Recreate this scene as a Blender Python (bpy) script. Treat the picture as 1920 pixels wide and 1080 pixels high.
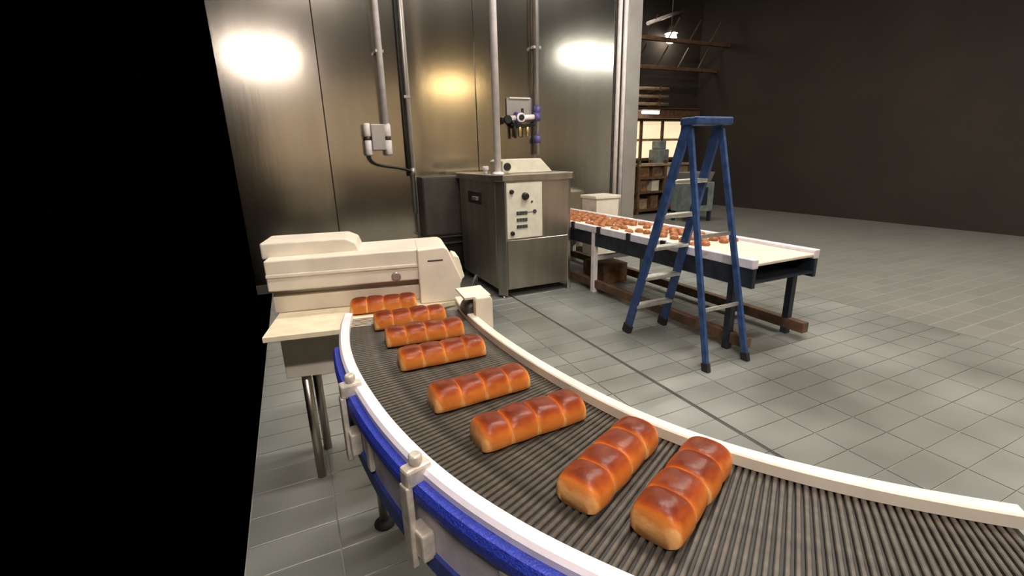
import bpy, bmesh, math, random
from mathutils import Vector, Matrix
import numpy as np

random.seed(7)
SC = bpy.context.scene
for o in list(bpy.data.objects):
    bpy.data.objects.remove(o)
COL = SC.collection

# ------------------------------------------------------------------ camera
H = 1.75
PITCH, ROLL, FPX = math.radians(16.0), math.radians(1.5), 870.0
cam_data = bpy.data.cameras.new('camera')
cam_data.sensor_fit = 'HORIZONTAL'
cam_data.sensor_width = 36.0
cam_data.lens = FPX / 1920.0 * 36.0
cam_data.clip_start = 0.05
cam_data.clip_end = 200
cam = bpy.data.objects.new('camera', cam_data)
COL.objects.link(cam)
_f = Vector((0, math.cos(PITCH), -math.sin(PITCH)))
_u0 = Vector((0, math.sin(PITCH), math.cos(PITCH)))
_r = Vector((1, 0, 0)) * math.cos(ROLL) - _u0 * math.sin(ROLL)
_u = _r.cross(_f)
cam.matrix_world = Matrix(((_r.x, _u.x, -_f.x, 0), (_r.y, _u.y, -_f.y, 0), (_r.z, _u.z, -_f.z, H), (0, 0, 0, 1)))
SC.camera = cam

# ------------------------------------------------------------------ world, exposure
world = bpy.data.worlds.new('world')
SC.world = world
world.use_nodes = True
world.node_tree.nodes['Background'].inputs['Color'].default_value = (1.0, 0.9, 0.75, 1)
world.node_tree.nodes['Background'].inputs['Strength'].default_value = 0.0
SC.view_settings.view_transform = 'Standard'
SC.view_settings.look = 'None'
SC.view_settings.exposure = 1.0
SC.view_settings.gamma = 1.0
SC.view_settings.use_curve_mapping = False

# the building stands on a grid turned 24.8 degrees: a runs along the steel wall, b runs towards it
TH = math.radians(24.8)
CA, SA = math.cos(TH), math.sin(TH)
def W(a, b, z=0.0):
    return Vector((a * CA - b * SA, a * SA + b * CA, z))

# ------------------------------------------------------------------ lamps (a, b, z, length, strength, colour): hung fixtures and added fill lights, built below
LAMPS = [
    (0.9, 0.4, 6.55, 1.8, 88, (1.0, 0.91, 0.83), 'white batten light hung above the curved conveyor'),
    (3.4, 2.7, 6.55, 1.8, 115, (1.0, 0.93, 0.85), 'white batten light hung above the floor in front of the cabinet'),
    (-0.2, -1.9, 4.6, 1.5, 98, (1.0, 0.89, 0.84), 'added white fill light hung unseen behind the viewpoint on the left'),  # added front fill for the near objects and the conveyor's outer side
    (5.4, -2.1, 4.05, 1.4, 42, (1.0, 0.72, 0.36), 'warm batten light hung behind the viewpoint on the right'),
    (8.9, 1.3, 4.55, 2.2, 36, (1.0, 0.97, 0.88), 'cool batten light hung to the right of the blue ladder'),
    (6.4, 3.2, 6.6, 1.8, 90, (1.0, 0.94, 0.86), 'added white fill light hung unseen above the background conveyor'),  # added to brighten the corner tubes, ladder and background conveyor
    (7.6, 8.6, 6.2, 1.5, 70, (1.0, 0.90, 0.74), 'white batten light hung in the hall beyond the steel wall'),
]

# ------------------------------------------------------------------ materials
def nodes_of(m):
    m.use_nodes = True
    nt = m.node_tree
    return nt, nt.nodes, nt.links, nt.nodes['Principled BSDF']

def mat(name, col, rough=0.5, metal=0.0, var=0.10, scale=8.0, bump=0.0, bscale=60.0, stretch=(1, 1, 1), spec=0.5, coat=0.0, emit=None, col2=None, aniso=0.0):
    m = bpy.data.materials.new(name)
    nt, N, L, B = nodes_of(m)
    tc = N.new('ShaderNodeTexCoord')
    mp = N.new('ShaderNodeMapping'); mp.inputs['Scale'].default_value = stretch
    L.new(tc.outputs['Object'], mp.inputs['Vector'])
    nz = N.new('ShaderNodeTexNoise'); nz.inputs['Scale'].default_value = scale; nz.inputs['Detail'].default_value = 5
    L.new(mp.outputs['Vector'], nz.inputs['Vector'])
    cr = N.new('ShaderNodeValToRGB')
    c2 = col2 if col2 else tuple(c * (1 - var * 2) for c in col)
    cr.color_ramp.elements[0].color = (*c2, 1); cr.color_ramp.elements[0].position = 0.35
    cr.color_ramp.elements[1].color = (*[min(1, c * (1 + (0 if col2 else var))) for c in col], 1); cr.color_ramp.elements[1].position = 0.65
    L.new(nz.outputs['Fac'], cr.inputs['Fac'])
    L.new(cr.outputs['Color'], B.inputs['Base Color'])
    B.inputs['Roughness'].default_value = rough
    B.inputs['Metallic'].default_value = metal
    B.inputs['Specular IOR Level'].default_value = spec
    B.inputs['Coat Weight'].default_value = coat
    B.inputs['Anisotropic'].default_value = aniso
    if bump:
        n2 = N.new('ShaderNodeTexNoise'); n2.inputs['Scale'].default_value = bscale; n2.inputs['Detail'].default_value = 4
        L.new(mp.outputs['Vector'], n2.inputs['Vector'])
        bp = N.new('ShaderNodeBump'); bp.inputs['Strength'].default_value = bump; bp.inputs['Distance'].default_value = 0.01
        L.new(n2.outputs['Fac'], bp.inputs['Height']); L.new(bp.outputs['Normal'], B.inputs['Normal'])
    if emit:
        B.inputs['Emission Color'].default_value = (*emit[0], 1)
        B.inputs['Emission Strength'].default_value = emit[1]
    return m

M = {}
M['steel_wall'] = mat('brushed_wall_steel', (0.58, 0.53, 0.45), 0.17, 1.0, 0.06, 3.0, 0.03, 14, (1, 1, 0.12))
M['steel_wall_cool'] = mat('brushed_wall_steel_cool', (0.60, 0.58, 0.52), 0.17, 1.0, 0.06, 3.0, 0.03, 14, (1, 1, 0.12))
M['steel'] = mat('brushed_steel', (0.52, 0.48, 0.41), 0.36, 1.0, 0.08, 6.0, 0.04, 40, (1, 1, 0.1))
M['steel_dark'] = mat('dull_dark_steel', (0.10, 0.088, 0.075), 0.5, 0.5, 0.1, 5)
M['galv'] = mat('galvanised_metal', (0.50, 0.47, 0.44), 0.45, 0.8, 0.05, 3)
M['white_paint'] = mat('white_plastic', (0.78, 0.71, 0.58), 0.45, 0, 0.05, 6, 0.03, 60)
M['white_pipe'] = mat('white_pipe_paint', (0.92, 0.84, 0.82), 0.4, 0, 0.05, 10)
M['rail_white'] = mat('white_rail_plastic', (0.85, 0.79, 0.84), 0.4, 0, 0.05, 12, 0.05, 90)
M['cream'] = mat('cream_belt_fabric', (0.80, 0.70, 0.50), 0.55, 0, 0.06, 14, 0.05, 120)
M['cream_plate'] = mat('cream_panel_print', (0.72, 0.68, 0.55), 0.5, 0, 0.05, 9)
M['black'] = mat('black_plastic', (0.015, 0.014, 0.013), 0.45, 0, 0.1, 10)
M['ink'] = mat('dark_printed_ink', (0.05, 0.05, 0.05), 0.6, 0, 0.2, 30)
M['blue'] = mat('royal_blue_plastic', (0.028, 0.055, 0.46), 0.42, 0, 0.1, 150, 0.5, 220, col2=(0.016, 0.028, 0.26))
M['blue_dark'] = mat('deep_blue_plastic', (0.03, 0.05, 0.24), 0.5, 0, 0.15, 60)
M['panel_grey'] = mat('lavender_grey_metal', (0.64, 0.59, 0.63), 0.42, 0.1, 0.10, 12)
M['bracket'] = mat('cast_bracket_metal', (0.66, 0.60, 0.50), 0.4, 0.3, 0.12, 30)
M['slat'] = mat('belt_slat_plastic', (0.074, 0.063, 0.047), 0.48, 0.0, 0.25, 14, spec=0.35)
M['bed'] = mat('belt_bed_dark', (0.018, 0.016, 0.013), 0.6, 0, 0.2, 12)
M['ladder_blue'] = mat('ladder_blue_fibreglass', (0.035, 0.085, 0.24), 0.45, 0, 0.2, 14)
M['alu'] = mat('ladder_aluminium', (0.72, 0.70, 0.66), 0.4, 0.8, 0.08, 20)
M['rubber'] = mat('black_rubber', (0.02, 0.02, 0.022), 0.7, 0, 0.15, 20)
M['navy'] = mat('conveyor_frame_dark_paint', (0.022, 0.028, 0.045), 0.5, 0.1, 0.2, 10)
M['card'] = mat('brown_cardboard', (0.20, 0.105, 0.05), 0.8, 0, 0.2, 10)
M['rust'] = mat('brown_rack_paint', (0.14, 0.075, 0.04), 0.6, 0, 0.2, 8)
M['tan'] = mat('tan_duct_metal', (0.42, 0.30, 0.18), 0.5, 0.2, 0.15, 8)
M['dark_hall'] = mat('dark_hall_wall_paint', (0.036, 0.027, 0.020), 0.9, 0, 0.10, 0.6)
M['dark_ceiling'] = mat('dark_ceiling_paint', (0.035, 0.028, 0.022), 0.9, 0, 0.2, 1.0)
M['room_wall'] = mat('tan_room_wall_paint', (0.62, 0.52, 0.38), 0.8, 0, 0.08, 1.5)
M['bounce_wall'] = mat('pale_bounce_wall_paint', (0.80, 0.79, 0.70), 0.8, 0, 0.05, 1.5)
M['teal_grey'] = mat('teal_grey_machine_paint', (0.22, 0.26, 0.25), 0.5, 0.1, 0.15, 6)
M['brass'] = mat('brass_fitting', (0.62, 0.45, 0.20), 0.35, 0.9, 0.1, 20)
M['knob_blue'] = mat('violet_blue_ring', (0.12, 0.10, 0.30), 0.4, 0, 0.1, 20)
M['lit_window'] = mat('lit_window_glow', (0.9, 0.8, 0.6), 0.6, 0, 0.05, 2, emit=((1.0, 0.80, 0.50), 0.42))
M['lamp_globe'] = mat('lamp_globe_glow', (1, 1, 1), 0.5, 0, 0, 2, emit=((1.0, 0.93, 0.8), 12))

def lamp_mat(col, s):
    return mat('lamp_diffuser_glow', (0.9, 0.9, 0.9), 0.5, 0, 0, 2, emit=(col, s))

def loaf_material():
    """Egg-washed crust: dark baked crown, orange flanks, pale creases and ends (colour baked in by the oven)."""
    m = bpy.data.materials.new('baked_crust')
    nt, N, L, B = nodes_of(m)
    at = N.new('ShaderNodeAttribute'); at.attribute_name = 'bake'
    tc = N.new('ShaderNodeTexCoord')
    oi = N.new('ShaderNodeObjectInfo')
    addv = N.new('ShaderNodeVectorMath'); addv.operation = 'ADD'
    L.new(tc.outputs['Object'], addv.inputs[0]); L.new(oi.outputs['Location'], addv.inputs[1])
    nz = N.new('ShaderNodeTexNoise'); nz.inputs['Scale'].default_value = 28; nz.inputs['Detail'].default_value = 4
    L.new(addv.outputs[0], nz.inputs['Vector'])
    ma = N.new('ShaderNodeMath'); ma.operation = 'MULTIPLY_ADD'; ma.inputs[1].default_value = 0.42; 
    sb = N.new('ShaderNodeMath'); sb.operation = 'SUBTRACT'; sb.inputs[1].default_value = 0.21
    L.new(at.outputs['Fac'], sb.inputs[0])
    L.new(nz.outputs['Fac'], ma.inputs[0]); L.new(sb.outputs[0], ma.inputs[2])
    cr = N.new('ShaderNodeValToRGB')
    e = cr.color_ramp.elements
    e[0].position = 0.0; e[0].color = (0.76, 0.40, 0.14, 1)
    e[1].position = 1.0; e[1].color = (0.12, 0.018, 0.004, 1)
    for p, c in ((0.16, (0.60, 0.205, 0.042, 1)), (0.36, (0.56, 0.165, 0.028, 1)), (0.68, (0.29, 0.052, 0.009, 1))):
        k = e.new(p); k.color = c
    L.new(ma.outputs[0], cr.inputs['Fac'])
    L.new(cr.outputs['Color'], B.inputs['Base Color'])
    B.inputs['Roughness'].default_value = 0.34
    B.inputs['Specular IOR Level'].default_value = 0.2
    B.inputs['Subsurface Weight'].default_value = 0.0
    n2 = N.new('ShaderNodeTexNoise'); n2.inputs['Scale'].default_value = 90; n2.inputs['Detail'].default_value = 3
    L.new(addv.outputs[0], n2.inputs['Vector'])
    bp = N.new('ShaderNodeBump'); bp.inputs['Strength'].default_value = 0.25; bp.inputs['Distance'].default_value = 0.004
    L.new(n2.outputs['Fac'], bp.inputs['Height']); L.new(bp.outputs['Normal'], B.inputs['Normal'])
    return m
M['crust'] = loaf_material()
M['roll'] = mat('baked_roll_crust', (0.50, 0.20, 0.06), 0.45, 0, 0.2, 12, col2=(0.26, 0.075, 0.02))

def tile_material():
    m = bpy.data.materials.new('worn_floor_tile')
    nt, N, L, B = nodes_of(m)
    tc = N.new('ShaderNodeTexCoord'); oi = N.new('ShaderNodeObjectInfo'); geo = N.new('ShaderNodeNewGeometry')
    nz = N.new('ShaderNodeTexNoise'); nz.inputs['Scale'].default_value = 1.1; nz.inputs['Detail'].default_value = 2
    L.new(geo.outputs['Position'], nz.inputs['Vector'])
    mx = N.new('ShaderNodeMath'); mx.operation = 'MULTIPLY_ADD'; mx.inputs[1].default_value = 0.14
    L.new(oi.outputs['Random'], mx.inputs[0]); L.new(nz.outputs['Fac'], mx.inputs[2])
    cr = N.new('ShaderNodeValToRGB')
    cr.color_ramp.elements[0].position = 0.35; cr.color_ramp.elements[0].color = (0.13, 0.135, 0.12, 1)
    cr.color_ramp.elements[1].position = 0.85; cr.color_ramp.elements[1].color = (0.31, 0.325, 0.30, 1)
    L.new(mx.outputs[0], cr.inputs['Fac']); L.new(cr.outputs['Color'], B.inputs['Base Color'])
    n2 = N.new('ShaderNodeTexNoise'); n2.inputs['Scale'].default_value = 2.5; n2.inputs['Detail'].default_value = 1
    L.new(geo.outputs['Position'], n2.inputs['Vector'])
    mr = N.new('ShaderNodeMapRange'); mr.inputs['To Min'].default_value = 0.24; mr.inputs['To Max'].default_value = 0.40
    L.new(n2.outputs['Fac'], mr.inputs['Value']); L.new(mr.outputs[0], B.inputs['Roughness'])
    bp = N.new('ShaderNodeBump'); bp.inputs['Strength'].default_value = 0.08; bp.inputs['Distance'].default_value = 0.02
    L.new(nz.outputs['Fac'], bp.inputs['Height']); L.new(bp.outputs['Normal'], B.inputs['Normal'])
    return m
M['tile'] = tile_material()
M['grout'] = mat('pale_grout', (0.31, 0.305, 0.27), 0.7, 0, 0.15, 4)
M['seam'] = mat('dark_expansion_joint', (0.05, 0.048, 0.04), 0.6, 0, 0.15, 4)

# ------------------------------------------------------------------ mesh helpers
class MB:
    def __init__(self):
        self.bm = bmesh.new()
    def box(self, x0, x1, y0, y1, z0, z1, bev=0.0, seg=2):
        r = bmesh.ops.create_cube(self.bm, size=1.0)
        vs = r['verts']
        for v in vs:
            v.co = Vector(((x0 + x1) / 2 + v.co.x * (x1 - x0), (y0 + y1) / 2 + v.co.y * (y1 - y0), (z0 + z1) / 2 + v.co.z * (z1 - z0)))
        if bev:
            es = {e for v in vs for e in v.link_edges}
            bmesh.ops.bevel(self.bm, geom=list(es), offset=bev, segments=seg, affect='EDGES', profile=0.5)
        return self
    def prism(self, pts, z0, z1, bev=0.0, seg=2, axis='z'):
        """Polygon pts extruded; axis z: pts are (x,y); axis y: pts are (x,z) and z0,z1 are y; axis x: pts are (y,z)."""
        def mk(p, t):
            return Vector((p[0], p[1], t)) if axis == 'z' else (Vector((p[0], t, p[1])) if axis == 'y' else Vector((t, p[0], p[1])))
        lo = [self.bm.verts.new(mk(p, z0)) for p in pts]
        hi = [self.bm.verts.new(mk(p, z1)) for p in pts]
        n = len(pts)
        fs = [self.bm.faces.new(lo[::-1]), self.bm.faces.new(hi)]
        for i in range(n):
            fs.append(self.bm.faces.new((lo[i], lo[(i + 1) % n], hi[(i + 1) % n], hi[i])))
        bmesh.ops.recalc_face_normals(self.bm, faces=fs)
        if bev:
            es = {e for f in fs for e in f.edges}
            bmesh.ops.bevel(self.bm, geom=list(es), offset=bev, segments=seg, affect='EDGES', profile=0.5)
        return self
    def tube(self, path, r, n=12, radii=None):
        path = [Vector(p) for p in path]
        rings = []
        prev = None
        for i, p in enumerate(path):
            t = (path[min(i + 1, len(path) - 1)] - path[max(i - 1, 0)]).normalized()
            if prev is None:
                a = t.cross(Vector((0, 0, 1)))
                if a.length < 1e-3: a = t.cross(Vector((1, 0, 0)))
            else:
                a = prev - t * prev.dot(t)
            a.normalize(); prev = a
            b = t.cross(a)
            rr = radii[i] if radii else r
            rings.append([self.bm.verts.new(p + a * (rr * math.cos(2 * math.pi * k / n)) + b * (rr * math.sin(2 * math.pi * k / n))) for k in range(n)])
        fs = []
        for i in range(len(rings) - 1):
            for k in range(n):
                f = self.bm.faces.new((rings[i][k], rings[i][(k + 1) % n], rings[i + 1][(k + 1) % n], rings[i + 1][k]))
                f.smooth = True; fs.append(f)
        fs.append(self.bm.faces.new(rings[0][::-1])); fs.append(self.bm.faces.new(rings[-1]))
        bmesh.ops.recalc_face_normals(self.bm, faces=fs)
        return self
    def bar(self, p, q, w, d, side=(1, 0, 0)):
        """rectangular bar from p to q, width w along side, depth d across"""
        p, q = Vector(p), Vector(q); t = (q - p).normalized()
        s = Vector(side); s = (s - t * s.dot(t)).normalized(); u = t.cross(s)
        c = [(-1, -1), (1, -1), (1, 1), (-1, 1)]
        A = [self.bm.verts.new(p + s * (i * w / 2) + u * (j * d / 2)) for i, j in c]
        B = [self.bm.verts.new(q + s * (i * w / 2) + u * (j * d / 2)) for i, j in c]
        fs = [self.bm.faces.new(A[::-1]), self.bm.faces.new(B)]
        for i in range(4): fs.append(self.bm.faces.new((A[i], A[(i + 1) % 4], B[(i + 1) % 4], B[i])))
        bmesh.ops.recalc_face_normals(self.bm, faces=fs)
        return self
    def sweep(self, rings, closed=True):
        R = [[self.bm.verts.new(Vector(v)) for v in r] for r in rings]
        n = len(R[0]); fs = []
        for i in range(len(R) - 1):
            for k in range(n):
                fs.append(self.bm.faces.new((R[i][k], R[i][(k + 1) % n], R[i + 1][(k + 1) % n], R[i + 1][k])))
        fs.append(self.bm.faces.new(R[0][::-1])); fs.append(self.bm.faces.new(R[-1]))
        bmesh.ops.recalc_face_normals(self.bm, faces=fs)
        return self
    def mesh(self, name, m):
        me = bpy.data.meshes.new(name)
        self.bm.to_mesh(me); self.bm.free()
        me.materials.append(m)
        return me

def put(name, me, parent=None, loc=(0, 0, 0), rz=0.0):
    o = bpy.data.objects.new(name, me)
    COL.objects.link(o)
    o.location = loc
    o.rotation_euler = (0, 0, rz)
    if parent: o.parent = parent
    return o

def build(name, mb, m, parent=None, loc=(0, 0, 0), rz=0.0):
    return put(name, mb.mesh(name, m), parent, loc, rz)

def tag(o, label, cat, group=None):
    o['label'] = label; o['category'] = cat
    if group: o['group'] = group
    return o

def thing(name, label, cat, loc=(0, 0, 0), rz=0.0, group=None):
    o = bpy.data.objects.new(name, None)
    o.empty_display_size = 0.1
    COL.objects.link(o)
    o.location = loc; o.rotation_euler = (0, 0, rz)
    return tag(o, label, cat, group)

def struct(name, mb, m, loc=(0, 0, 0), rz=0.0):
    o = build(name, mb, m, None, loc, rz)
    o['kind'] = 'structure'
    return o

# ================================================================== SETTING
# floor: one slab per bay (grid coordinates), tiles laid on it
FL = thing('floor', 'grey tiled factory floor with pale joints', 'floor', (0, 0, 0), TH)
del FL['category']; FL['kind'] = 'structure'
build('screed', MB().box(-0.42, 5.61, 0.2, 7.3, -0.12, -0.006), M['grout'], FL)
def hall_floor_material():
    m = bpy.data.materials.new('hall_tile_floor')
    nt, N, L, B = nodes_of(m)
    tc = N.new('ShaderNodeTexCoord')
    br = N.new('ShaderNodeTexBrick')
    br.offset = 0.0
    for k, v in (('Scale', 1.0), ('Mortar Size', 0.006), ('Brick Width', 0.4), ('Row Height', 0.2)): br.inputs[k].default_value = v
    br.inputs['Color1'].default_value = (0.24, 0.24, 0.215, 1); br.inputs['Color2'].default_value = (0.20, 0.20, 0.18, 1)
    br.inputs['Mortar'].default_value = (0.34, 0.33, 0.28, 1)
    L.new(tc.outputs['Object'], br.inputs['Vector']); L.new(br.outputs['Color'], B.inputs['Base Color'])
    B.inputs['Roughness'].default_value = 0.3
    return m
M['hall_floor'] = hall_floor_material()
build('hall_paving', MB().box(5.61, 12.6, 0.2, 12.3, -0.12, 0.0).box(4.4, 5.61, 7.3, 12.3, -0.12, 0.0), M['hall_floor'], FL)
# near floor tiles: 0.4 x 0.2 m, the dark expansion joint runs along b at a = SEAM
SEAM = 2.395
TW, TD, GAP = 0.40, 0.20, 0.007
tile_me = MB().box(GAP / 2, TW - GAP / 2, GAP / 2, TD - GAP / 2, -0.012, 0.0, 0.002, 1).mesh('tile', M['tile'])
B0 = 1.737 - 8 * TD
far_m = MB()
VIS = []
for i in range(-8, 10):
    a0 = SEAM + 0.012 + i * TW if i >= 0 else SEAM - 0.012 + i * TW
    if a0 < -0.6 or a0 + TW > 6.0: continue
    for j in range(0, 37):
        b0 = B0 + j * TD
        if b0 + TD > 7.3 or b0 < 0.2: continue
        c = W(a0 + TW / 2, b0 + TD / 2)
        ratio = c.x / (c.y + 1e-6)
        # in view: the open floor between conveyor, cabinet and ladder, and the strip left of the conveyor
        vis = (c.y > 1.0 and -0.66 < ratio < 0.5)
        hidden = (2.3 < a0 < 3.1 and b0 > 5.5) or (c.x < -0.25 and c.y > 2.6) or (b0 > 6.6)
        if vis and not hidden and len(VIS) < 300:
            VIS.append((a0, b0)); put('tile', tile_me, FL, (a0, b0, 0))
        else:
            far_m.box(a0 + GAP / 2, a0 + TW - GAP / 2, b0 + GAP / 2, b0 + TD - GAP / 2, -0.012, 0.0)
rest = build('outer_tiles', far_m, M['tile'], FL); rest['kind'] = 'stuff'
build('expansion_joint', MB().box(SEAM - 0.012, SEAM + 0.012, 0.2, 7.2, -0.012, -0.003), M['seam'], FL)

# stainless wall (front of a large steel enclosure), sheet panels on a core
WB = 7.0
WL = thing('wall_back', 'tall brushed stainless steel panel wall', 'wall', W(0, WB), TH)
del WL['category']; WL['kind'] = 'structure'
build('core', MB().box(-0.6, 5.75, 0.03, 0.20, 0, 5.2), M['steel_dark'], WL)
for a0, a1, tilt, key in ((-0.6, 0.55, 0.0, 'steel_wall'), (0.55, 1.70, 0.35, 'steel_wall'), (1.70, 2.72, 0.0, 'steel_wall'), (2.72, 3.70, -0.25, 'steel_wall'), (3.70, 5.24, 0.2, 'steel_wall_cool')):
    p = build('panel', MB().box(-(a1 - a0) / 2 + 0.004, (a1 - a0) / 2 - 0.004, -0.012, 0.012, 0.12, 5.2, 0.004, 1), M[key], WL, ((a0 + a1) / 2, 0.012, 0), math.radians(tilt))
for a in (1.70, 3.70):
    build('seam_strip', MB().box(a - 0.022, a + 0.022, -0.012, -0.002, 0.12, 5.2, 0.003, 1), M['steel'], WL)
build('kick_plate', MB().box(-0.6, 5.75, -0.02, 0.03, 0, 0.12), M['steel_dark'], WL)
build('corner_column', MB().box(5.47, 5.76, -0.05, 0.20, 0, 5.2, 0.006, 1), M['galv'], WL)
build('recess_strip', MB().box(5.245, 5.47, -0.004, 0.03, 0, 5.2), M['steel_dark'], WL)
for a in (5.305, 5.425):
    build('corner_tube', MB().tube([(a, -0.035, 0.6), (a, -0.035, 5.2)], 0.036, 14), M['white_pipe'], WL)

# room shell outside the view: wall behind the viewpoint and roof over both bays
struct('wall_front', MB().box(-0.6, 13.0, -5.6, -5.4, 1.3, 4.6), M['room_wall'], (0, 0, 0), TH)
struct('added_dark_band_1', MB().box(-0.6, 13.0, -5.6, -5.38, 0, 1.3).box(-0.6, 13.0, -5.6, -5.4, 4.6, 6.8), M['dark_hall'], (0, 0, 0), TH)  # added unseen dark bands that darken the steel wall's reflection above and below
struct('added_bounce_wall', MB().box(12.8, 13.0, -5.4, 2.9, 0, 5.0), M['bounce_wall'], (0, 0, 0), TH)  # added unseen pale wall that brightens the reflection in the right steel panel
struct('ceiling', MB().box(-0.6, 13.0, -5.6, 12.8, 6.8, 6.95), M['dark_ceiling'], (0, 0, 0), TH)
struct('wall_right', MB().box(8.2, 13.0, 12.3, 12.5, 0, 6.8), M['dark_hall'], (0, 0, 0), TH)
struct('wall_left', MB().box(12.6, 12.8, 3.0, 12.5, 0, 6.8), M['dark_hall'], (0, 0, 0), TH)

# ================================================================== LAMPS
for i, (a, b, z, ln, s, c, lab) in enumerate(LAMPS):
    t = thing('batten_light', lab, 'ceiling light', W(a, b, z), TH, 'hung batten lights')
    build('housing', MB().prism([(-0.10, 0.0), (-0.15, 0.0), (-0.09, 0.07), (0.09, 0.07), (0.15, 0.0), (0.10, 0.0), (0.10, 0.02), (-0.10, 0.02)], -ln / 2 - 0.03, ln / 2 + 0.03, axis='x'), M['white_paint'], t)
    build('diffuser', MB().box(-ln / 2, ln / 2, -0.098, 0.098, -0.02, 0.018, 0.012, 2), lamp_mat(c, s), t)
    for k in (-1, 1):
        build('hanger', MB().tube([(k * ln * 0.35, 0, 0.07), (k * ln * 0.35, 0, 6.8 - z)], 0.006, 6), M['galv'], t)

# ================================================================== CURVED CONVEYOR
CX, CY = 1.714, 2.676
ZB = 1.0
T0, T1 = -168.0, -110.0
_th = np.array([-172, -163, -154, -146, -140, -136, -132, -128, -120, -108.0])
_ri = np.array([2.05, 2.02, 2.0, 2.005, 2.02, 2.037, 2.055, 2.068, 2.065, 2.04])
def r_in(t):
    # smoothed table of the inner guide's radius
    return float(np.mean([np.interp(t + d, _th, _ri) for d in (-5, -3, -1, 1, 3, 5)]))
R_OUT = 2.55
def off(t):
    # the outer side eases in towards the run-out of the bend
    return float(np.mean([np.interp(t + d, [-172, -157, -149, -137, -133, -129.7, -126.5, -120, -108], [0.0, 0.0, -0.004, 0.006, 0.0, -0.009, -0.025, -0.050, -0.080]) for d in (-2, -1, 0, 1, 2)]))
def pol(r, t, z):
    return (r * math.cos(math.radians(t)), r * math.sin(math.radians(t)), z)
conv = thing('curved_conveyor', 'curved bakery conveyor with dark slatted belt, white guide rails and blue outer edge', 'conveyor', (CX, CY, 0))
NT = 72
ths = [T0 + (T1 - T0) * i / NT for i in range(NT + 1)]
def arc(name, prof, m, parent=conv, base=None, t0=T0, t1=T1, n=NT):
    rings = []
    for i in range(n + 1):
        t = t0 + (t1 - t0) * i / n
        b = base(t) if base else 0.0
        rings.append([pol(b + r, t, z) for r, z in (prof(t) if callable(prof) else prof)])
    return build(name, MB().sweep(rings), m, parent)
belt = arc('belt', lambda t: [(r_in(t) - 0.027, ZB - 0.03), (2.585 + off(t), ZB - 0.03), (2.585 + off(t), ZB - 0.009), (r_in(t) - 0.027, ZB - 0.009)], M['bed'])
# one slat of unit length, laid radially at every pitch of the belt
slat_me = MB().prism([(-0.0062, -0.009), (0.0062, -0.009), (0.0052, -0.002), (0.003, 0.0), (-0.003, 0.0), (-0.0052, -0.002)], 0.0, 1.0, axis='x').mesh('slat', M['slat'])
nsl = int((T1 - T0) / 0.43)
for i in range(nsl):
    t = T0 + 0.2 + i * 0.43
    r0, r1 = r_in(t) - 0.024, 2.58 + off(t)
    so = put('slat', slat_me, belt, pol(r0, t, ZB), math.radians(t))
    so.scale = (r1 - r0, 1, 1)
arc('outer_rail', [(R_OUT, ZB + 0.001), (R_OUT + 0.042, ZB + 0.001), (R_OUT + 0.042, ZB + 0.020), (R_OUT + 0.034, ZB + 0.030), (R_OUT + 0.004, ZB + 0.030), (R_OUT, ZB + 0.026)], M['rail_white'], base=off)
arc('inner_rail', [(0, ZB + 0.001), (0, ZB + 0.030), (-0.004, ZB + 0.034), (-0.034, ZB + 0.034), (-0.038, ZB + 0.030), (-0.038, ZB - 0.10), (-0.030, ZB - 0.10), (-0.030, ZB + 0.001)], M['white_paint'], base=r_in, t0=T0 - 3)
arc('edge_strip', [(2.588, ZB - 0.058), (2.612, ZB - 0.055), (2.620, ZB - 0.035), (2.620, ZB - 0.014), (2.612, ZB + 0.002), (2.588, ZB + 0.004)], M['blue'], t0=-160, base=off)
arc('side_panel', [(2.585, ZB - 0.19), (2.593, ZB - 0.19), (2.593, ZB - 0.052), (2.585, ZB - 0.052)], M['panel_grey'], t0=-160, base=off)
arc('lower_strip', [(2.578, ZB - 0.245), (2.604, ZB - 0.245), (2.604, ZB - 0.19), (2.578, ZB - 0.19)], M['blue_dark'], t0=-160, base=off)
arc('inner_side_panel', [(-0.035, ZB - 0.20), (-0.028, ZB - 0.20), (-0.028, ZB - 0.10), (-0.035, ZB - 0.10)], M['panel_grey'], base=r_in)
# clamp brackets on the outer side
for t in (-150.3, -138.7, -125.6, -113.5):
    e = bpy.data.objects.new('bracket', None); COL.objects.link(e); e.parent = conv; e.location = pol(off(t), t, 0); e.rotation_euler = (0, 0, math.radians(t))
    build('post', MB().prism([(-0.017, ZB - 0.235), (0.017, ZB - 0.235), (0.021, ZB - 0.10), (0.018, ZB + 0.0), (-0.018, ZB + 0.0), (-0.021, ZB - 0.10)], 2.622, 2.640, 0.004, 2, axis='x'), M['bracket'], e)
    build('clamp', MB().box(2.566, 2.636, -0.020, 0.020, ZB - 0.006, ZB + 0.044, 0.008, 2), M['bracket'], e)
    build('knob', MB().tube([(2.600, 0, ZB + 0.04), (2.600, 0, ZB + 0.052), (2.600, 0, ZB + 0.066), (2.600, 0, ZB + 0.072)], 0.02, 14, radii=[0.012, 0.017, 0.017, 0.012]), M['bracket'], e)
    build('foot_plate', MB().box(2.594, 2.630, -0.010, 0.055, ZB - 0.20, ZB - 0.12, 0.006, 2), M['bracket'], e)
for t in (-146.2, -132.0, -119.5):
    build('tab', MB().box(2.594, 2.612, -0.017, 0.017, ZB - 0.175, ZB - 0.055, 0.006, 2), M['bracket'], conv, pol(off(t), t, 0), math.radians(t))
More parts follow.
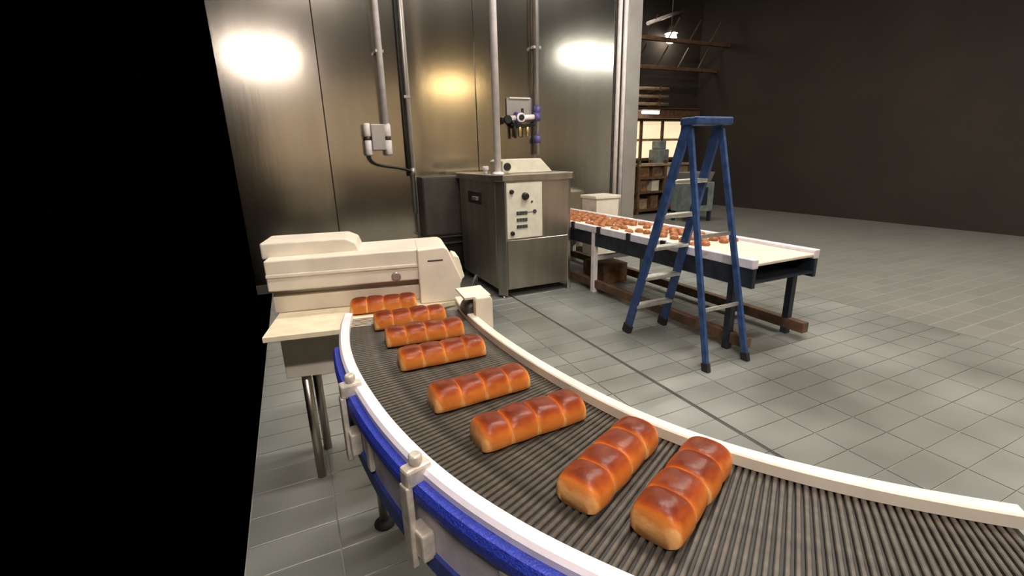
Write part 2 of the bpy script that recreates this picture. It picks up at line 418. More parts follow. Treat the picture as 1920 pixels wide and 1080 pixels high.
# legs and cross beams
for t in (-162, -141, -118):
    for r in (2.06, 2.50):
        lg = build('leg', MB().tube([pol(r, t, 0.02), pol(r, t, ZB - 0.03)], 0.022, 12), M['steel'], conv)
        build('foot', MB().tube([pol(r, t, 0.0), pol(r, t, 0.012), pol(r, t, 0.03)], 0.05, 14, radii=[0.05, 0.05, 0.026]), M['rubber'], lg)
    build('cross_beam', MB().bar(pol(2.06, t, 0.55), pol(2.50, t, 0.55), 0.04, 0.03, (0, 0, 1)), M['steel'], conv)

# ================================================================== BREAD LOAVES
LL, LWD, LH = 0.326, 0.116, 0.076
def lobe_mesh(kind, seed):
    """kind -1 left end, 0 middle, 1 right end; local x across the lobe, z up from the base."""
    rnd = random.Random(seed)
    w = LL / 4
    ns, nc = 18, 30
    bm = bmesh.new()
    rings = []; bakes = []
    for i in range(ns + 1):
        s = -1 + 2 * i / ns
        def drop(u, end):
            u = max(0.0, min(1.0, u))
            return (1 - u ** 2.6) ** (1 / 2.6) if end else 1 - 0.085 * u ** 5 - 0.03 * u ** 2
        end = (kind == -1 and s < 0) or (kind == 1 and s > 0)
        k = max(drop(abs(s), end), 0.02 if not end else 0.34)
        x = s * (w / 2 + 0.002)
        if end: k = 0.34 + 0.66 * drop(abs(s), True) ** 0.8
        ring = []; bk = []
        hw = LWD / 2 * (0.5 + 0.5 * k) * (1 + 0.02 * math.sin(seed + 2 * s))
        hh = LH * (k if not end else 0.25 + 0.75 * k) * (1 + 0.03 * math.sin(seed * 1.7 + s))
        for j in range(nc):
            ph = 2 * math.pi * j / nc
            c, sn = math.cos(ph), math.sin(ph)
            p = 2.0 / 2.7
            y = hw * math.copysign(abs(c) ** p, c)
            if sn >= 0: z = 0.32 * hh + 0.68 * hh * abs(sn) ** 0.85
            else: z = 0.32 * hh - 0.32 * hh * abs(sn) ** 0.45
            ring.append(bm.verts.new((x, y, max(z, 0.0))))
            zz = z / LH
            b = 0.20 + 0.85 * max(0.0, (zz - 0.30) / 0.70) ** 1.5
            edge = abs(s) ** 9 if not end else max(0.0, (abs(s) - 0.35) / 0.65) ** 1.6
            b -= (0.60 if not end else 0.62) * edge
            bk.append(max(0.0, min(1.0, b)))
        rings.append(ring); bakes.append(bk)
    for i in range(ns):
        for j in range(nc):
            f = bm.faces.new((rings[i][j], rings[i][(j + 1) % nc], rings[i + 1][(j + 1) % nc], rings[i + 1][j])); f.smooth = True
    f = bm.faces.new(rings[0][::-1]); f.smooth = True
    f = bm.faces.new(rings[-1]); f.smooth = True
    bmesh.ops.recalc_face_normals(bm, faces=bm.faces[:])
    me = bpy.data.meshes.new('lobe')
    bm.to_mesh(me); bm.free()
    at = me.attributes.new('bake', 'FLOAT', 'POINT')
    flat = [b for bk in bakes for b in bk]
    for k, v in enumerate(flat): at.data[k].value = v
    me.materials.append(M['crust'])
    return me
LOBES = {k: [lobe_mesh(k, 3 + 5 * q + k) for q in range(3)] for k in (-1, 0, 1)}

def loaf(p, q, label, shrink=1.0, flip=False, seed=0):
    """p,q: ends of the loaf's near bottom edge on the belt."""
    p, q = Vector((*p, 0)), Vector((*q, 0))
    d = (q - p).normalized(); n = Vector((-d.y, d.x, 0))
    c = (p + q) / 2 + n * (LWD / 2 - 0.012)
    t = thing('bread_loaf', label, 'bread loaf', (c.x, c.y, ZB + 0.0005), math.atan2(d.y, d.x), 'glazed loaves on the conveyor')
    t.scale = (shrink, 1, 1)
    rnd = random.Random(seed)
    for k in range(4):
        kind = -1 if k == 0 else (1 if k == 3 else 0)
        put('lobe', LOBES[kind][(k + seed) % 3], t, ((k - 1.5) * LL / 4, rnd.uniform(-0.002, 0.002), 0))
    return t

loaf((-0.811, 2.191), (-0.486, 2.267), 'glazed four-lobed loaf farthest back, on the cream plate against the white hood', 1.0, seed=1)
loaf((-0.621, 1.953), (-0.309, 2.069), 'second glazed loaf from the white hood, first on the dark slatted belt', 1.0, seed=2)
loaf((-0.520, 1.757), (-0.204, 1.872), 'glazed loaf squeezed in the middle of three touching loaves on the dark belt', 1.0, seed=3)
loaf((-0.413, 1.534), (-0.100, 1.665), 'nearest of the three crowded glazed loaves, with clear belt in front of it', 1.0, seed=4)
loaf((-0.240, 1.237), (0.058, 1.393), 'fifth glazed loaf from the hood, lying alone after the crowded three', 1.0, seed=5)
loaf((-0.085, 1.040), (0.208, 1.197), 'sixth glazed loaf from the hood, lying alone in the middle of the curve', 1.0, seed=6)
loaf((0.157, 0.815), (0.372, 1.066), 'large-looking glazed loaf at lower right, lying next to the loaf cut by the edge', 1.0, seed=7)
loaf((0.296, 0.716), (0.521, 0.966), 'nearest glazed loaf, cut off by the right edge of the photo', 1.0, seed=8)

# ================================================================== INFEED CONVEYOR WITH WHITE HOOD
HA = math.radians(14.0)
inf = thing('infeed_conveyor', 'white infeed conveyor with boxy plastic hood at the start of the curved belt', 'conveyor', (-0.285, 2.44, 0), HA)
build('transfer_plate', MB().prism([(-0.93, -0.30), (-0.49, -0.292), (-0.08, -0.045), (-0.03, -0.03), (-0.03, 0.06), (-0.93, 0.06)], ZB - 0.028, ZB - 0.002, 0.002, 1), M['cream'], inf)
build('frame', MB().box(-0.93, -0.03, -0.02, 0.40, 0.66, ZB - 0.03, 0.006, 2), M['white_paint'], inf)
hood = build('hood', MB().prism([(-0.95, 1.125), (-0.95, 1.282), (-0.085, 1.290), (-0.055, 1.280), (-0.04, 1.255), (-0.012, 1.125)], 0.0, 0.36, 0.008, 3, axis='y'), M['white_paint'], inf)
build('end_cover', MB().prism([(-0.215, 0.998), (-0.215, 1.291), (-0.078, 1.300), (-0.055, 1.283), (0.012, 1.11), (0.0, 1.085), (0.0, 0.998)], -0.035, 0.30, 0.009, 3, axis='y'), M['white_paint'], inf)
build('end_cap', MB().prism([(-0.03, 1.20), (-0.022, 1.24), (0.004, 1.23), (0.030, 1.12), (0.010, 1.10), (-0.01, 1.11)], 0.0, 0.16, 0.005, 2, axis='y'), M['white_paint'], inf)
build('lower_panel', MB().box(-0.95, -0.21, 0.055, 0.30, 0.998, 1.085, 0.006, 2), M['white_paint'], inf)
build('shade_recess', MB().box(-0.95, -0.21, 0.085, 0.30, 1.080, 1.13), M['galv'], inf)  # grey backing puts the shade of the gap under the hood into colour
build('cover_ridge', MB().box(-0.95, -0.21, -0.008, 0.01, 1.195, 1.213, 0.004, 2), M['white_paint'], inf)
build('handle_slot', MB().box(-0.165, -0.085, -0.037, -0.03, 1.225, 1.233, 0.001, 1), M['ink'], inf)
build('inspection_cap', MB().tube([(-0.33, -0.002, 1.155), (-0.33, -0.010, 1.155), (-0.33, -0.014, 1.155)], 0.022, 16, radii=[0.024, 0.024, 0.018]), M['galv'], inf)
build('rear_cover', MB().prism([(-0.98, 1.27), (-0.98, 1.355), (-0.57, 1.355), (-0.52, 1.33), (-0.50, 1.27)], 0.10, 0.36, 0.01, 3, axis='y'), M['white_paint'], inf)
for x in (-0.85, -0.12):
    for y in (0.05, 0.33):
        build('leg', MB().tube([(x, y, 0.0), (x, y, 0.665)], 0.025, 12), M['steel'], inf)

# white drive guard outside the inner rail: front plate, top plate, open behind
gd = thing('drive_guard', 'small white angled guard bolted outside the inner rail beside the hood', 'guard', (-0.135, 2.06, 0), math.radians(22))
build('front_plate', MB().prism([(-0.042, 0.860), (0.042, 0.860), (0.042, 1.105), (0.034, 1.120), (-0.034, 1.120), (-0.042, 1.105)], -0.012, 0.03, 0.005, 2, axis='y'), M['white_paint'], gd)
build('top_plate', MB().prism([(0.020, 1.108), (0.17, 1.118), (0.17, 1.130), (0.015, 1.122)], -0.085, 0.044, 0.003, 2, axis='x'), M['white_paint'], gd)
build('motor', MB().tube([(-0.03, 0.04, 1.04), (-0.03, 0.05, 1.04), (-0.03, 0.14, 1.04), (-0.03, 0.15, 1.04)], 0.045, 18, radii=[0.03, 0.045, 0.045, 0.03]), M['steel_dark'], gd)
build('rear_plate', MB().box(-0.04, 0.04, 0.155, 0.168, 0.895, 1.12, 0.003, 1), M['white_paint'], gd)
build('arm', MB().box(-0.03, 0.03, 0.0, 0.168, 0.885, 0.90, 0.002, 1), M['steel'], gd)
build('post', MB().tube([(0.0, 0.09, 0.0), (0.0, 0.09, 0.886)], 0.022, 12), M['steel'], gd)
def bez(p0, p1, p2, p3, n=18):
    out = []
    for i in range(n + 1):
        t = i / n; u = 1 - t
        out.append(Vector(p0) * u ** 3 + Vector(p1) * 3 * u * u * t + Vector(p2) * 3 * u * t * t + Vector(p3) * t ** 3)
    return out
tag(build('motor_cable', MB().tube(bez((-0.22, 2.33, 1.07), (-0.16, 2.42, 1.22), (-0.20, 2.52, 1.10), (-0.26, 2.60, 0.70)), 0.007, 8), M['black']), 'black cable looping up behind the small white guard', 'cable')

# ================================================================== STEEL CABINET
CAB = W(2.225, 5.133)
cab = thing('steel_cabinet', 'waist-high brushed steel control cabinet with cream control panel', 'cabinet', (CAB.x, CAB.y, 0), TH)
cw, cd, ch = 1.06, 1.5, 0.085
Z0, Z1 = 0.11, 1.45
def octo(i):
    return [(ch + i, i), (cw - ch - i, i), (cw - i, ch + i), (cw - i, cd - ch - i), (cw - ch - i, cd - i), (ch + i, cd - i), (i, cd - ch - i), (i, ch + i)]
build('body', MB().prism(octo(0.006), Z0, Z1), M['steel'], cab)
build('corner_post', MB().prism([(0.0, ch), (ch, 0.0), (ch + 0.012, 0.006), (0.006, ch + 0.012)], 0.03, Z1, 0.003, 1), M['steel'], cab)
build('corner_post', MB().prism([(cw - ch, 0.0), (cw, ch), (cw - 0.006, ch + 0.012), (cw - ch - 0.012, 0.006)], 0.0, Z1, 0.003, 1), M['steel'], cab)
build('lid', MB().prism([(x + (-0.03 if x < cw / 2 else 0.03), y + (-0.03 if y < cd / 2 else 0.03)) for x, y in octo(0)], Z1, Z1 + 0.075, 0.008, 2), M['steel'], cab)
build('front_door', MB().box(ch + 0.015, cw - ch - 0.015, -0.006, 0.01, Z0 + 0.03, 0.735, 0.004, 1), M['steel'], cab)
build('upper_panel', MB().box(0.60, cw - ch - 0.015, -0.004, 0.01, 0.75, Z1 - 0.02, 0.004, 1), M['steel'], cab)
sp = build('side_panel', MB().box(-0.004, 0.012, ch + 0.03, cd - ch - 0.03, Z0 + 0.03, Z1 - 0.03, 0.004, 1), M['steel'], cab)
build('latch_plate', MB().box(-0.016, -0.004, 0.56, 1.02, 1.14, 1.30, 0.004, 1), M['black'], sp)
build('latch', MB().box(-0.05, -0.014, 0.62, 0.78, 1.19, 1.235, 0.006, 2), M['galv'], sp)
for x, y in ((0.06, 0.06), (cw - 0.05, 0.05), (0.06, cd - 0.06), (cw - 0.06, cd - 0.06)):
    build('leg', MB().tube([(x, y, 0.0), (x, y, 0.012), (x, y, 0.015), (x, y, Z0 + 0.01)], 0.02, 12, radii=[0.035, 0.035, 0.02, 0.02]), M['steel'], cab)
cp = build('control_panel', MB().box(0.10, 0.585, -0.014, 0.01, 0.755, 1.43, 0.004, 1), M['cream_plate'], cab)
def knob(a, z, r, d=0.03):
    build('knob', MB().tube([(a, -0.014, z), (a, -0.014 - d * 0.3, z), (a, -0.014 - d, z), (a, -0.016 - d, z)], r, 16, radii=[r, r, r * 0.82, r * 0.6]), M['black'], cp)
knob(0.165, 1.325, 0.028); knob(0.345, 1.265, 0.046, 0.045); knob(0.165, 0.825, 0.028)
for a0, a1, z in ((0.225, 0.375, 1.065), (0.225, 0.375, 0.982), (0.225, 0.375, 0.900)):
    k = 4
    for q in range(k):
        x = a0 + (a1 - a0) * q / k
        build('push_button', MB().box(x + 0.003, x + (a1 - a0) / k - 0.003, -0.024, -0.012, z - 0.021, z + 0.021, 0.003, 1), M['ink'], cp)
build('indicator', MB().tube([(0.475, -0.012, 1.075), (0.475, -0.026, 1.075)], 0.024, 12), M['ink'], cp)
build('indicator', MB().tube([(0.440, -0.012, 1.195), (0.440, -0.022, 1.195)], 0.013, 10), M['ink'], cp)
build('legend_line', MB().box(0.30, 0.45, -0.0155, -0.013, 1.063, 1.073), M['ink'], cp)
# housing on top
tb = thing('top_housing', 'cream sloped housing lying on top of the steel cabinet', 'housing', CAB + W(0.0, 0.30) + Vector((0, 0, Z1 + 0.075)), TH)
build('shell', MB().prism([(0.20, 0.0), (0.20, 0.15), (0.25, 0.175), (0.74, 0.175), (0.90, 0.02), (0.90, 0.0)], 0.0, 0.42, 0.01, 2, axis='y'), M['cream_plate'], tb)
build('port', MB().tube([(0.26, 0.005, 0.085), (0.26, -0.02, 0.085), (0.26, -0.028, 0.085)], 0.045, 18, radii=[0.048, 0.048, 0.04]), M['black'], tb)
build('base_strip', MB().box(0.18, 0.92, -0.01, 0.43, 0.0, 0.012, 0.003, 1), M['steel'], tb)
vc = thing('vent_cap', 'little white vent cap on the left of the cabinet top', 'cap', CAB + W(0.02, 0.42) + Vector((0, 0, Z1 + 0.075)), TH)
build('stem', MB().tube([(0, 0, 0), (0, 0, 0.05)], 0.022, 12), M['white_pipe'], vc)
build('cap', MB().tube([(0, 0, 0.04), (0, 0, 0.055), (0, 0, 0.09), (0, 0, 0.10)], 0.04, 16, radii=[0.03, 0.04, 0.04, 0.028]), M['white_pipe'], vc)
# conduit down to the cabinet
cdn = thing('conduit', 'tall white conduit coming down from above onto the steel cabinet', 'pipe', CAB + W(0.10, 0.22) + Vector((0, 0, Z1 + 0.075)), TH)
build('pipe', MB().tube([(0, 0, 0.02), (0, 0, 6.8 - Z1 - 0.075)], 0.043, 18), M['white_pipe'], cdn)
build('flange', MB().tube([(0, 0, 0.0), (0, 0, 0.015), (0, 0, 0.03)], 0.075, 18, radii=[0.075, 0.075, 0.05]), M['white_pipe'], cdn)

# ================================================================== WALL SERVICES (grid coordinates, origin on the wall face)
def wall_thing(name, label, cat, a, b=WB - 0.012):
    return thing(name, label, cat, W(a, b), TH)
hp = wall_thing('hanging_pipe', 'white pipe hanging down the left wall panel into twin white filters', 'pipe', 1.327)
build('pipe', MB().tube([(0, -0.10, 2.17), (0, -0.10, 6.8)], 0.042, 16), M['white_pipe'], hp)
build('wall_clip', MB().box(-0.055, 0.055, -0.13, -0.001, 3.10, 3.14, 0.004, 1), M['galv'], hp)
build('wall_clip', MB().box(-0.055, 0.055, -0.13, -0.001, 4.60, 4.64, 0.004, 1), M['galv'], hp)
fr = wall_thing('filter_unit', 'pair of white canister filters on a grey block below the hanging pipe', 'filter', 1.20)
build('block', MB().box(-0.09, 0.09, -0.16, -0.001, 1.86, 2.20, 0.008, 2), M['galv'], fr)
for x in (-0.135, 0.135):
    f = build('canister', MB().tube([(x, -0.10, 2.04), (x, -0.10, 2.05), (x, -0.10, 2.19), (x, -0.10, 2.215)], 0.05, 16, radii=[0.042, 0.05, 0.05, 0.036]), M['white_pipe'], fr)
    build('bowl', MB().tube([(x, -0.10, 1.79), (x, -0.10, 1.81), (x, -0.10, 1.985), (x, -0.10, 1.99)], 0.05, 16, radii=[0.034, 0.048, 0.05, 0.044]), M['white_pipe'], f)
    build('collar', MB().tube([(x, -0.10, 1.985), (x, -0.10, 2.045)], 0.040, 14), M['steel_dark'], f)
tag(build('air_hose', MB().tube([W(1.065, WB - 0.10) + Vector((0, 0, 1.80))] + bez(W(1.065, WB - 0.10) + Vector((0, 0, 1.78)), W(1.08, WB - 0.10) + Vector((0, 0, 1.60)), W(1.45, WB - 0.10) + Vector((0, 0, 1.66)), W(1.655, WB - 0.06) + Vector((0, 0, 1.55))), 0.017, 8), M['black']), 'thin black hose sagging from the left filter to the grey conduit', 'hose')
tag(build('power_cable', MB().tube([W(1.600, WB - 0.03) + Vector((0, 0, z)) for z in (1.49, 2.2, 3.0, 4.0, 5.2)], 0.016, 8), M['black']), 'thin black cable running straight down the wall beside the grey conduit', 'cable')
gc = wall_thing('wall_conduit', 'slim grey conduit running down the wall seam beside a black cable', 'pipe', 1.662)
build('pipe', MB().tube([(0, -0.045, 0.95), (0, -0.045, 5.2)], 0.026, 12), M['galv'], gc)
build('coupling', MB().tube([(0, -0.045, 1.50), (0, -0.045, 1.60)], 0.036, 12), M['galv'], gc)
build('wall_clip', MB().box(-0.045, 0.045, -0.07, 0.0, 2.55, 2.59, 0.003, 1), M['galv'], gc)
# dark electrical box left of the cabinet
db = thing('dark_cabinet', 'plain dark grey steel box standing against the wall left of the cabinet', 'cabinet', W(1.72, 6.68), TH)
build('body', MB().box(0, 0.60, 0.0, 0.28, 0.62, 1.475, 0.006, 2), M['steel_dark'], db)
build('door', MB().box(0.012, 0.588, -0.012, 0.0, 0.64, 1.455, 0.004, 1), M['steel_dark'], db)
build('plinth', MB().box(0.03, 0.57, 0.03, 0.27, 0.0, 0.62, 0.004, 1), M['black'], db)
for z in (0.60, 0.50):
    build('shelf_lip', MB().box(-0.02, 0.60, -0.03, 0.27, z - 0.012, z + 0.012, 0.003, 1), M['steel_dark'], db)
# second grey service pipe
g2 = wall_thing('service_pipe', 'grey service pipe running down the wall seam right of the white conduit', 'pipe', 3.715)
build('pipe', MB().tube([(0, -0.07, 1.75), (0, -0.07, 6.8)], 0.043, 14), M['galv'], g2)
for z in (1.98, 2.42): build('coupling', MB().tube([(0, -0.07, z - 0.06), (0, -0.07, z + 0.06)], 0.056, 14), M['knob_blue'], g2)
build('wall_clip', MB().box(-0.07, 0.07, -0.10, 0.0, 3.3, 3.34, 0.003, 1), M['galv'], g2)
# valve assembly
va = wall_thing('valve_assembly', 'pipe valve cluster with violet rings mounted on the wall above the cabinet', 'valve', 3.15)
build('back_plate', MB().box(0.06, 0.50, -0.02, -0.001, 2.25, 2.60, 0.005, 1), M['galv'], va)
build('plate_lip', MB().box(0.10, 0.46, -0.05, -0.001, 2.585, 2.605, 0.003, 1), M['white_pipe'], va)
build('cross_pipe', MB().tube([(0.02, -0.10, 2.29), (0.56, -0.10, 2.32)], 0.040, 14), M['white_pipe'], va)
build('ring', MB().tube([(0.16, -0.10, 2.30), (0.27, -0.10, 2.30)], 0.085, 20), M['knob_blue'], va)
build('ring_face', MB().tube([(0.215, -0.18, 2.30), (0.215, -0.215, 2.30)], 0.07, 20), M['white_pipe'], va)
build('hub', MB().tube([(0.215, -0.21, 2.30), (0.215, -0.235, 2.30)], 0.042, 16), M['black'], va)
build('ring', MB().tube([(0.49, -0.10, 2.315), (0.58, -0.10, 2.32)], 0.068, 20), M['knob_blue'], va)
build('hand_wheel', MB().tube([(0.02, -0.05, 2.27), (0.0, -0.18, 2.27), (0.0, -0.20, 2.27)], 0.07, 16, radii=[0.05, 0.068, 0.05]), M['black'], va)
build('stem', MB().tube([(0.29, -0.10, 2.33), (0.29, -0.10, 2.44)], 0.022, 10), M['black'], va)
build('drain_pipe', MB().tube([(0.10, -0.10, 2.28), (0.15, -0.10, 2.20), (0.20, -0.10, 2.18), (0.50, -0.10, 2.20)], 0.028, 10), M['black'], va)
build('drop_tube', MB().tube([(0.15, -0.10, 2.22), (0.16, -0.10, 2.00)], 0.024, 10), M['black'], va)
for x in (0.235, 0.37):
    build('sight_bowl', MB().tube([(x, -0.10, 2.02), (x, -0.10, 2.04), (x, -0.10, 2.15), (x, -0.10, 2.18)], 0.035, 14, radii=[0.02, 0.036, 0.036, 0.02]), M['brass'], va)

# ================================================================== BACKGROUND CONVEYOR WITH ROLLS
BA0, BA1, BB0, BB1, BZ = 3.42, 4.22, 2.55, 6.82, 0.85
bc = thing('roll_conveyor', 'straight conveyor with white belt and dark frame carrying rolls behind the blue ladder', 'conveyor', W(0, 0), TH)
build('belt', MB().box(BA0 + 0.04, BA1 - 0.04, BB0, BB1, BZ - 0.05, BZ - 0.02, 0.008, 2), M['white_paint'], bc)
for a in (BA0, BA1):
    build('guide_rail', MB().box(a - 0.035, a + 0.035, BB0, BB1, BZ - 0.07, BZ + 0.012, 0.008, 2), M['rail_white'], bc)
build('side_beam', MB().box(BA0 - 0.02, BA0 + 0.02, BB0, BB1, BZ - 0.24, BZ - 0.07, 0.004, 1), M['navy'], bc)
build('side_beam', MB().box(BA1 - 0.02, BA1 + 0.02, BB0, BB1, BZ - 0.24, BZ - 0.07, 0.004, 1), M['navy'], bc)
build('under_tray', MB().box(BA0 + 0.02, BA1 - 0.02, BB0, BB1, BZ - 0.20, BZ - 0.19), M['navy'], bc)
for b in (3.6, 4.15, 4.72, 5.3):
    build('rail_clip', MB().box(BA0 - 0.055, BA0 - 0.02, b - 0.03, b + 0.03, BZ - 0.085, BZ + 0.02, 0.004, 1), M['black'], bc)
for b in (2.75, 4.85, 6.6):
    for a in (BA0, BA1):
        build('leg', MB().bar((a, b, 0.0), (a, b, BZ - 0.07), 0.06, 0.06, (1, 0, 0)), M['white_pipe'] if b > 4 else M['navy'], bc)
build('base_beam', MB().box(BA0 - 0.01, BA0 + 0.06, BB0, BB1 - 0.2, 0.06, 0.16, 0.005, 1), M['rust'], bc)
build('base_beam', MB().box(BA1 - 0.04, BA1 + 0.04, BB0, BB1 - 0.2, 0.06, 0.16, 0.005, 1), M['rust'], bc)
for b in (4.85, 6.6):
    build('cross_bar', MB().box(BA0, BA1, b - 0.03, b + 0.03, 0.42, 0.48, 0.004, 1), M['white_pipe'], bc)
build('drive_motor', MB().tube([(BA0 + 0.12, 5.55, 0.56), (BA0 + 0.12, 5.58, 0.56), (BA0 + 0.12, 5.86, 0.56), (BA0 + 0.12, 5.90, 0.56)], 0.09, 18, radii=[0.06, 0.09, 0.09, 0.06]), M['teal_grey'], bc)
rm = bmesh.new()
bmesh.ops.create_icosphere(rm, subdivisions=2, radius=1.0)
for v in rm.verts:
    v.co = Vector((v.co.x * 0.055, v.co.y * 0.050, max(v.co.z, -0.35) * 0.036 + 0.0126))
for f in rm.faces: f.smooth = True
roll_me = bpy.data.meshes.new('bread_roll'); rm.to_mesh(roll_me); rm.free(); roll_me.materials.append(M['roll'])
for j in range(24):
    for i in range(5):
        if random.random() < 0.16: continue
        a = BA0 + 0.13 + i * 0.135 + random.uniform(-0.009, 0.009)
        b = 3.35 + j * 0.142 + random.uniform(-0.018, 0.018)
        p = W(a, b, BZ - 0.0195)
        o = put('bread_roll', roll_me, None, p, random.uniform(0, 3.1))
        tag(o, 'small brown bread roll on the white belt of the straight background conveyor', 'bread roll', 'rolls on the background conveyor')
# brown carton and white tote beside it
ct = thing('carton', 'brown cardboard carton on the floor under the background conveyor', 'box', W(3.72, 5.05), TH)
build('body', MB().box(0, 0.40, 0, 0.50, 0, 0.26, 0.005, 1), M['card'], ct)
for y in (0.0, 0.26):
    build('flap', MB().prism([(0.0, 0.26), (0.40, 0.26), (0.40, 0.268), (0.0, 0.268)], y, y + 0.24, axis='y'), M['card'], ct)
wt = thing('white_bin', 'tall white plastic bin behind the background conveyor, right of the steel cabinet', 'bin', W(4.42, 6.25), TH)
build('body', MB().prism([(0.03, 0.0), (0.42, 0.0), (0.45, 1.06), (0.0, 1.06)], 0.0, 0.42, 0.01, 2, axis='y'), M['white_paint'], wt)
build('rim', MB().box(-0.02, 0.47, -0.02, 0.44, 1.03, 1.08, 0.008, 2), M['white_paint'], wt)

# ================================================================== BLUE STEPLADDER
ld = thing('stepladder', 'blue stepladder with pale metal steps standing before the background conveyor', 'ladder', W(2.88, 3.50), TH)
LZ, LEAN, WB0, WT = 1.95, 0.56, 0.46, 0.34
def lp(f, s):
    """point on the climbing rails at fraction f of the height, side s (0 left, 1 right)"""
    inset = (WB0 - WT) / 2 * f
    return Vector((inset if s == 0 else WB0 - inset, -LEAN * f, LZ * f))
for s in (0, 1):
    r_ = build('side_rail', MB().bar(lp(0.015, s), lp(1, s), 0.028, 0.085, (1, 0, 0)), M['ladder_blue'], ld)
    build('rubber_foot', MB().bar(lp(0, s), lp(0.045, s), 0.04, 0.10, (1, 0, 0)), M['rubber'], r_)
for k in range(1, 6):
    f = k * 0.30 / LZ
    p, q = lp(f, 0), lp(f, 1)
    build('step', MB().box(p.x, q.x, p.y - 0.055, p.y + 0.045, p.z - 0.02, p.z + 0.012, 0.004, 1), M['alu'], ld)
for s in (0, 1):
    a = lp(1, s); b = Vector((0.0 if s == 0 else WB0, -LEAN - 0.46, 0.0))
    r_ = build('rear_rail', MB().bar(b + (a - b) * 0.015, a - Vector((0, 0.03, 0.04)), 0.026, 0.05, (1, 0, 0)), M['ladder_blue'], ld)
    build('rubber_foot', MB().bar(b, b + (a - b) * 0.035, 0.036, 0.065, (1, 0, 0)), M['rubber'], r_)
for f in (0.25, 0.55):
    b0 = Vector((0.0, -LEAN - 0.46, 0)); 
    p = b0 + (lp(1, 0) - b0) * f; b1 = Vector((WB0, -LEAN - 0.46, 0)); q = b1 + (lp(1, 1) - b1) * f
    build('rear_brace', MB().bar(p, q, 0.03, 0.015, (0, 0, 1)), M['alu'], ld)
build('top_cap', MB().box(0.03, WB0 - 0.03, -LEAN - 0.12, -LEAN + 0.06, LZ - 0.01, LZ + 0.05, 0.012, 2), M['ladder_blue'], ld)

# ================================================================== FAR HALL
HB = 12.0
def far_thing(name, label, cat, a, b=HB):
    return thing(name, label, cat, W(a, b), TH)
wn = bpy.data.objects.new('window_1', None); COL.objects.link(wn); wn.location = W(9.4, 12.26); wn.rotation_euler = (0, 0, TH)
wn['kind'] = 'structure'; wn['label'] = 'lit internal window at the far end of the hall'
for i in range(3):
    x0 = 0.0 + i * 0.86
    build('pane', MB().box(x0 + 0.05, x0 + 0.81, -0.03, 0.0, 1.55, 2.66), M['lit_window'], wn)
for i in range(4):
    build('mullion', MB().box(i * 0.86 - 0.05, i * 0.86 + 0.05, -0.08, 0.02, 1.50, 2.72, 0.005, 1), M['rust'], wn)
for z in (1.50, 2.10, 2.72):
    build('transom', MB().box(-0.05, 2.63, -0.07, 0.02, z - 0.035, z + 0.035, 0.005, 1), M['rust'] if z != 2.10 else M['tan'], wn)
hb = far_thing('hall_beam', 'deep brown beam above the lit far window', 'beam', 9.0, 11.95)
build('web', MB().box(0, 3.4, -0.02, 0.02, 2.74, 3.02), M['rust'], hb)
for z in (2.74, 3.02):
    build('flange', MB().box(0, 3.4, -0.10, 0.10, z - 0.012, z + 0.012), M['rust'], hb)
for z, lab in ((3.06, 'lowest'), (3.27, 'middle'), (3.49, 'topmost')):
    d = far_thing('duct', 'tan horizontal duct above the brown hall beam, %s of three' % lab, 'duct', 9.3, 11.75)
    build('pipe', MB().tube([(0, 0, z + 0.06), (1.55, 0, z + 0.06)], 0.05, 12), M['tan'], d)
    for x in (0.3, 1.2): build('bracket', MB().box(x - 0.03, x + 0.03, -0.06, 0.5, z - 0.01, z + 0.13), M['rust'], d)
for z, b, lab in ((4.1, 11.6, 'lower dark roof truss chord in the hall'), (4.75, 11.2, 'upper dark roof truss chord in the hall')):
    d = far_thing('truss_chord', lab, 'beam', 8.6, b)
    build('chord', MB().box(0, 4.0, -0.06, 0.06, z - 0.05, z + 0.05, 0.006, 1), M['rust'], d)
    for k in range(5): build('web_bar', MB().bar((k * 0.8, 0, z), (k * 0.8 + 0.4, 0, z + 0.6), 0.03, 0.03), M['rust'], d)
dp = tag(build('roof_pipe', MB().tube([W(9.3, 11.0) + Vector((0, 0, 5.05)), W(11.6, 12.2) + Vector((0, 0, 5.85))], 0.05, 10), M['white_pipe']), 'pale pipe sloping across the dark roof of the hall', 'pipe')
hl = thing('high_bay_lamp', 'bright round high bay lamp hanging in the dark hall', 'lamp', W(11.05, 12.0, 4.9), TH)
build('globe', MB().tube([(0, 0, -0.02), (0, 0, 0.02), (0, 0, 0.12), (0, 0, 0.22), (0, 0, 0.26)], 0.17, 18, radii=[0.06, 0.13, 0.17, 0.14, 0.09]), M['lamp_globe'], hl)
build('reflector', MB().tube([(0, 0, 0.24), (0, 0, 0.30), (0, 0, 0.42), (0, 0, 0.46)], 0.1, 18, radii=[0.20, 0.17, 0.08, 0.05]), M['galv'], hl)
build('stem', MB().tube([(0, 0, 0.45), (0, 0, 1.9)], 0.012, 8), M['galv'], hl)
tl = thing('tube_light', 'short bright tube light fixed to the brown hall beam', 'lamp', W(9.75, 11.58, 2.86), TH)
build('tube', MB().tube([(0, 0, 0), (0.62, 0, 0)], 0.04, 10), mat('tube_glow', (1, 1, 1), 0.5, 0, 0, 2, emit=((1.0, 0.92, 0.8), 4)), tl)
build('batten', MB().box(-0.03, 0.65, -0.03, 0.20, 0.045, 0.085), M['white_paint'], tl)
# machine in front of the window
mc = far_thing('packing_machine', 'grey upright machine silhouetted before the lit far window', 'machine', 10.30, 11.4)
build('body', MB().box(0, 0.42, 0, 0.45, 0.3, 1.80, 0.03, 3), M['teal_grey'], mc)
build('head', MB().box(0.06, 0.34, 0.05, 0.40, 1.80, 2.05, 0.03, 3), M['teal_grey'], mc)
build('base', MB().box(-0.08, 0.50, -0.05, 0.50, 0, 0.3, 0.01, 2), M['navy'], mc)
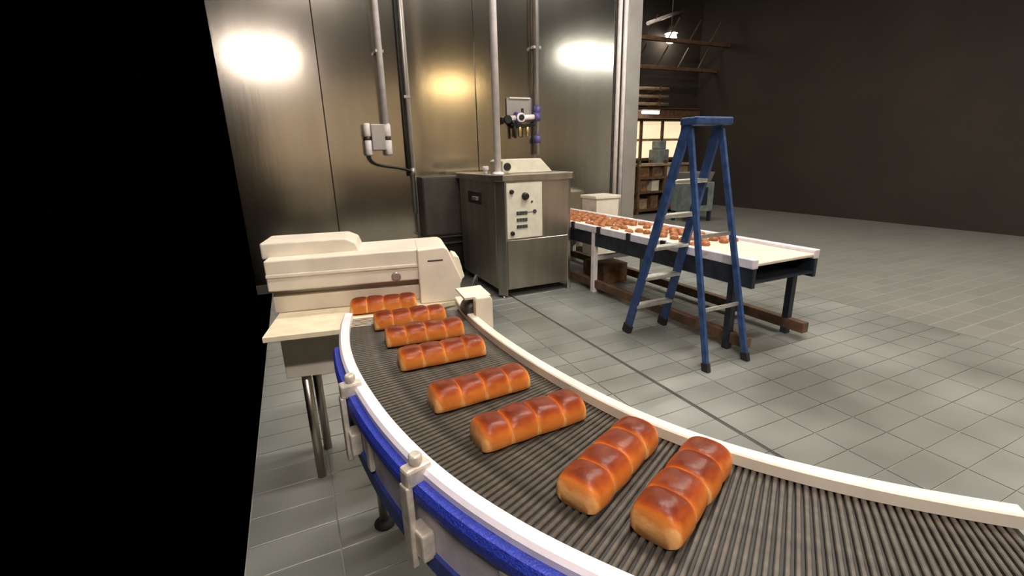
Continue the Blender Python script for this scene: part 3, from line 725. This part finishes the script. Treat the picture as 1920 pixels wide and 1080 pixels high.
# rack with boxes
rk = far_thing('storage_rack', 'brown storage rack in front of the far window', 'rack', 8.9, 10.6)
for x in (0.0, 0.95, 1.9):
    for y in (0.0, 0.6):
        build('upright', MB().box(x - 0.04, x + 0.04, y - 0.04, y + 0.04, 0, 1.5), M['rust'], rk)
for z in (0.12, 0.62, 1.02, 1.38):
    build('shelf', MB().box(-0.04, 1.94, -0.05, 0.65, z - 0.03, z + 0.03), M['tan'] if z == 1.38 else M['rust'], rk)
rr = random.Random(4)
col_names = {'card': 'brown', 'tan': 'tan', 'cream_plate': 'cream', 'white_paint': 'white'}
for zi, z in enumerate((0.15, 0.65, 1.05)):
    for k, key in enumerate(rr.sample(['card', 'tan', 'card', 'cream_plate', 'white_paint'], 4)):
        w = rr.uniform(0.26, 0.38); hgt = rr.uniform(0.2, 0.31) if zi else rr.uniform(0.25, 0.42)
        bx = far_thing('stored_box', '%s box on the %s shelf of the brown rack, number %s from the steel wall' % (col_names[key], ('bottom', 'middle', 'top')[zi], ('one', 'two', 'three', 'four')[k]), 'box', 8.95 + k * 0.46 + (0.06 if k > 1 else 0.0), 10.62)
        bx.location.z = z
        build('body', MB().box(0.02, 0.02 + w, 0.02, 0.52, 0, hgt, 0.008, 2), M[key], bx)
        build('lid', MB().box(0.01, 0.03 + w, 0.01, 0.53, hgt, hgt + 0.018, 0.004, 1), M[key], bx)
        bx['group'] = 'boxes on the brown rack'
gm = thing('mixer_machine', 'teal grey boxy machine at the hall edge behind the ladder', 'machine', W(8.9, 8.6), TH)
build('body', MB().box(0, 0.75, 0, 0.7, 0.25, 0.98, 0.03, 3), M['teal_grey'], gm)
build('hopper', MB().prism([(0.10, 0.98), (0.65, 0.98), (0.78, 1.22), (-0.03, 1.22)], 0.05, 0.65, 0.01, 2, axis='y'), M['galv'], gm)
build('hatch', MB().box(0.14, 0.52, -0.015, 0.01, 0.42, 0.86, 0.008, 2), M['navy'], gm)
for x in (0.06, 0.69):
    for y in (0.06, 0.64): build('leg', MB().box(x - 0.035, x + 0.035, y - 0.035, y + 0.035, 0, 0.26), M['navy'], gm)
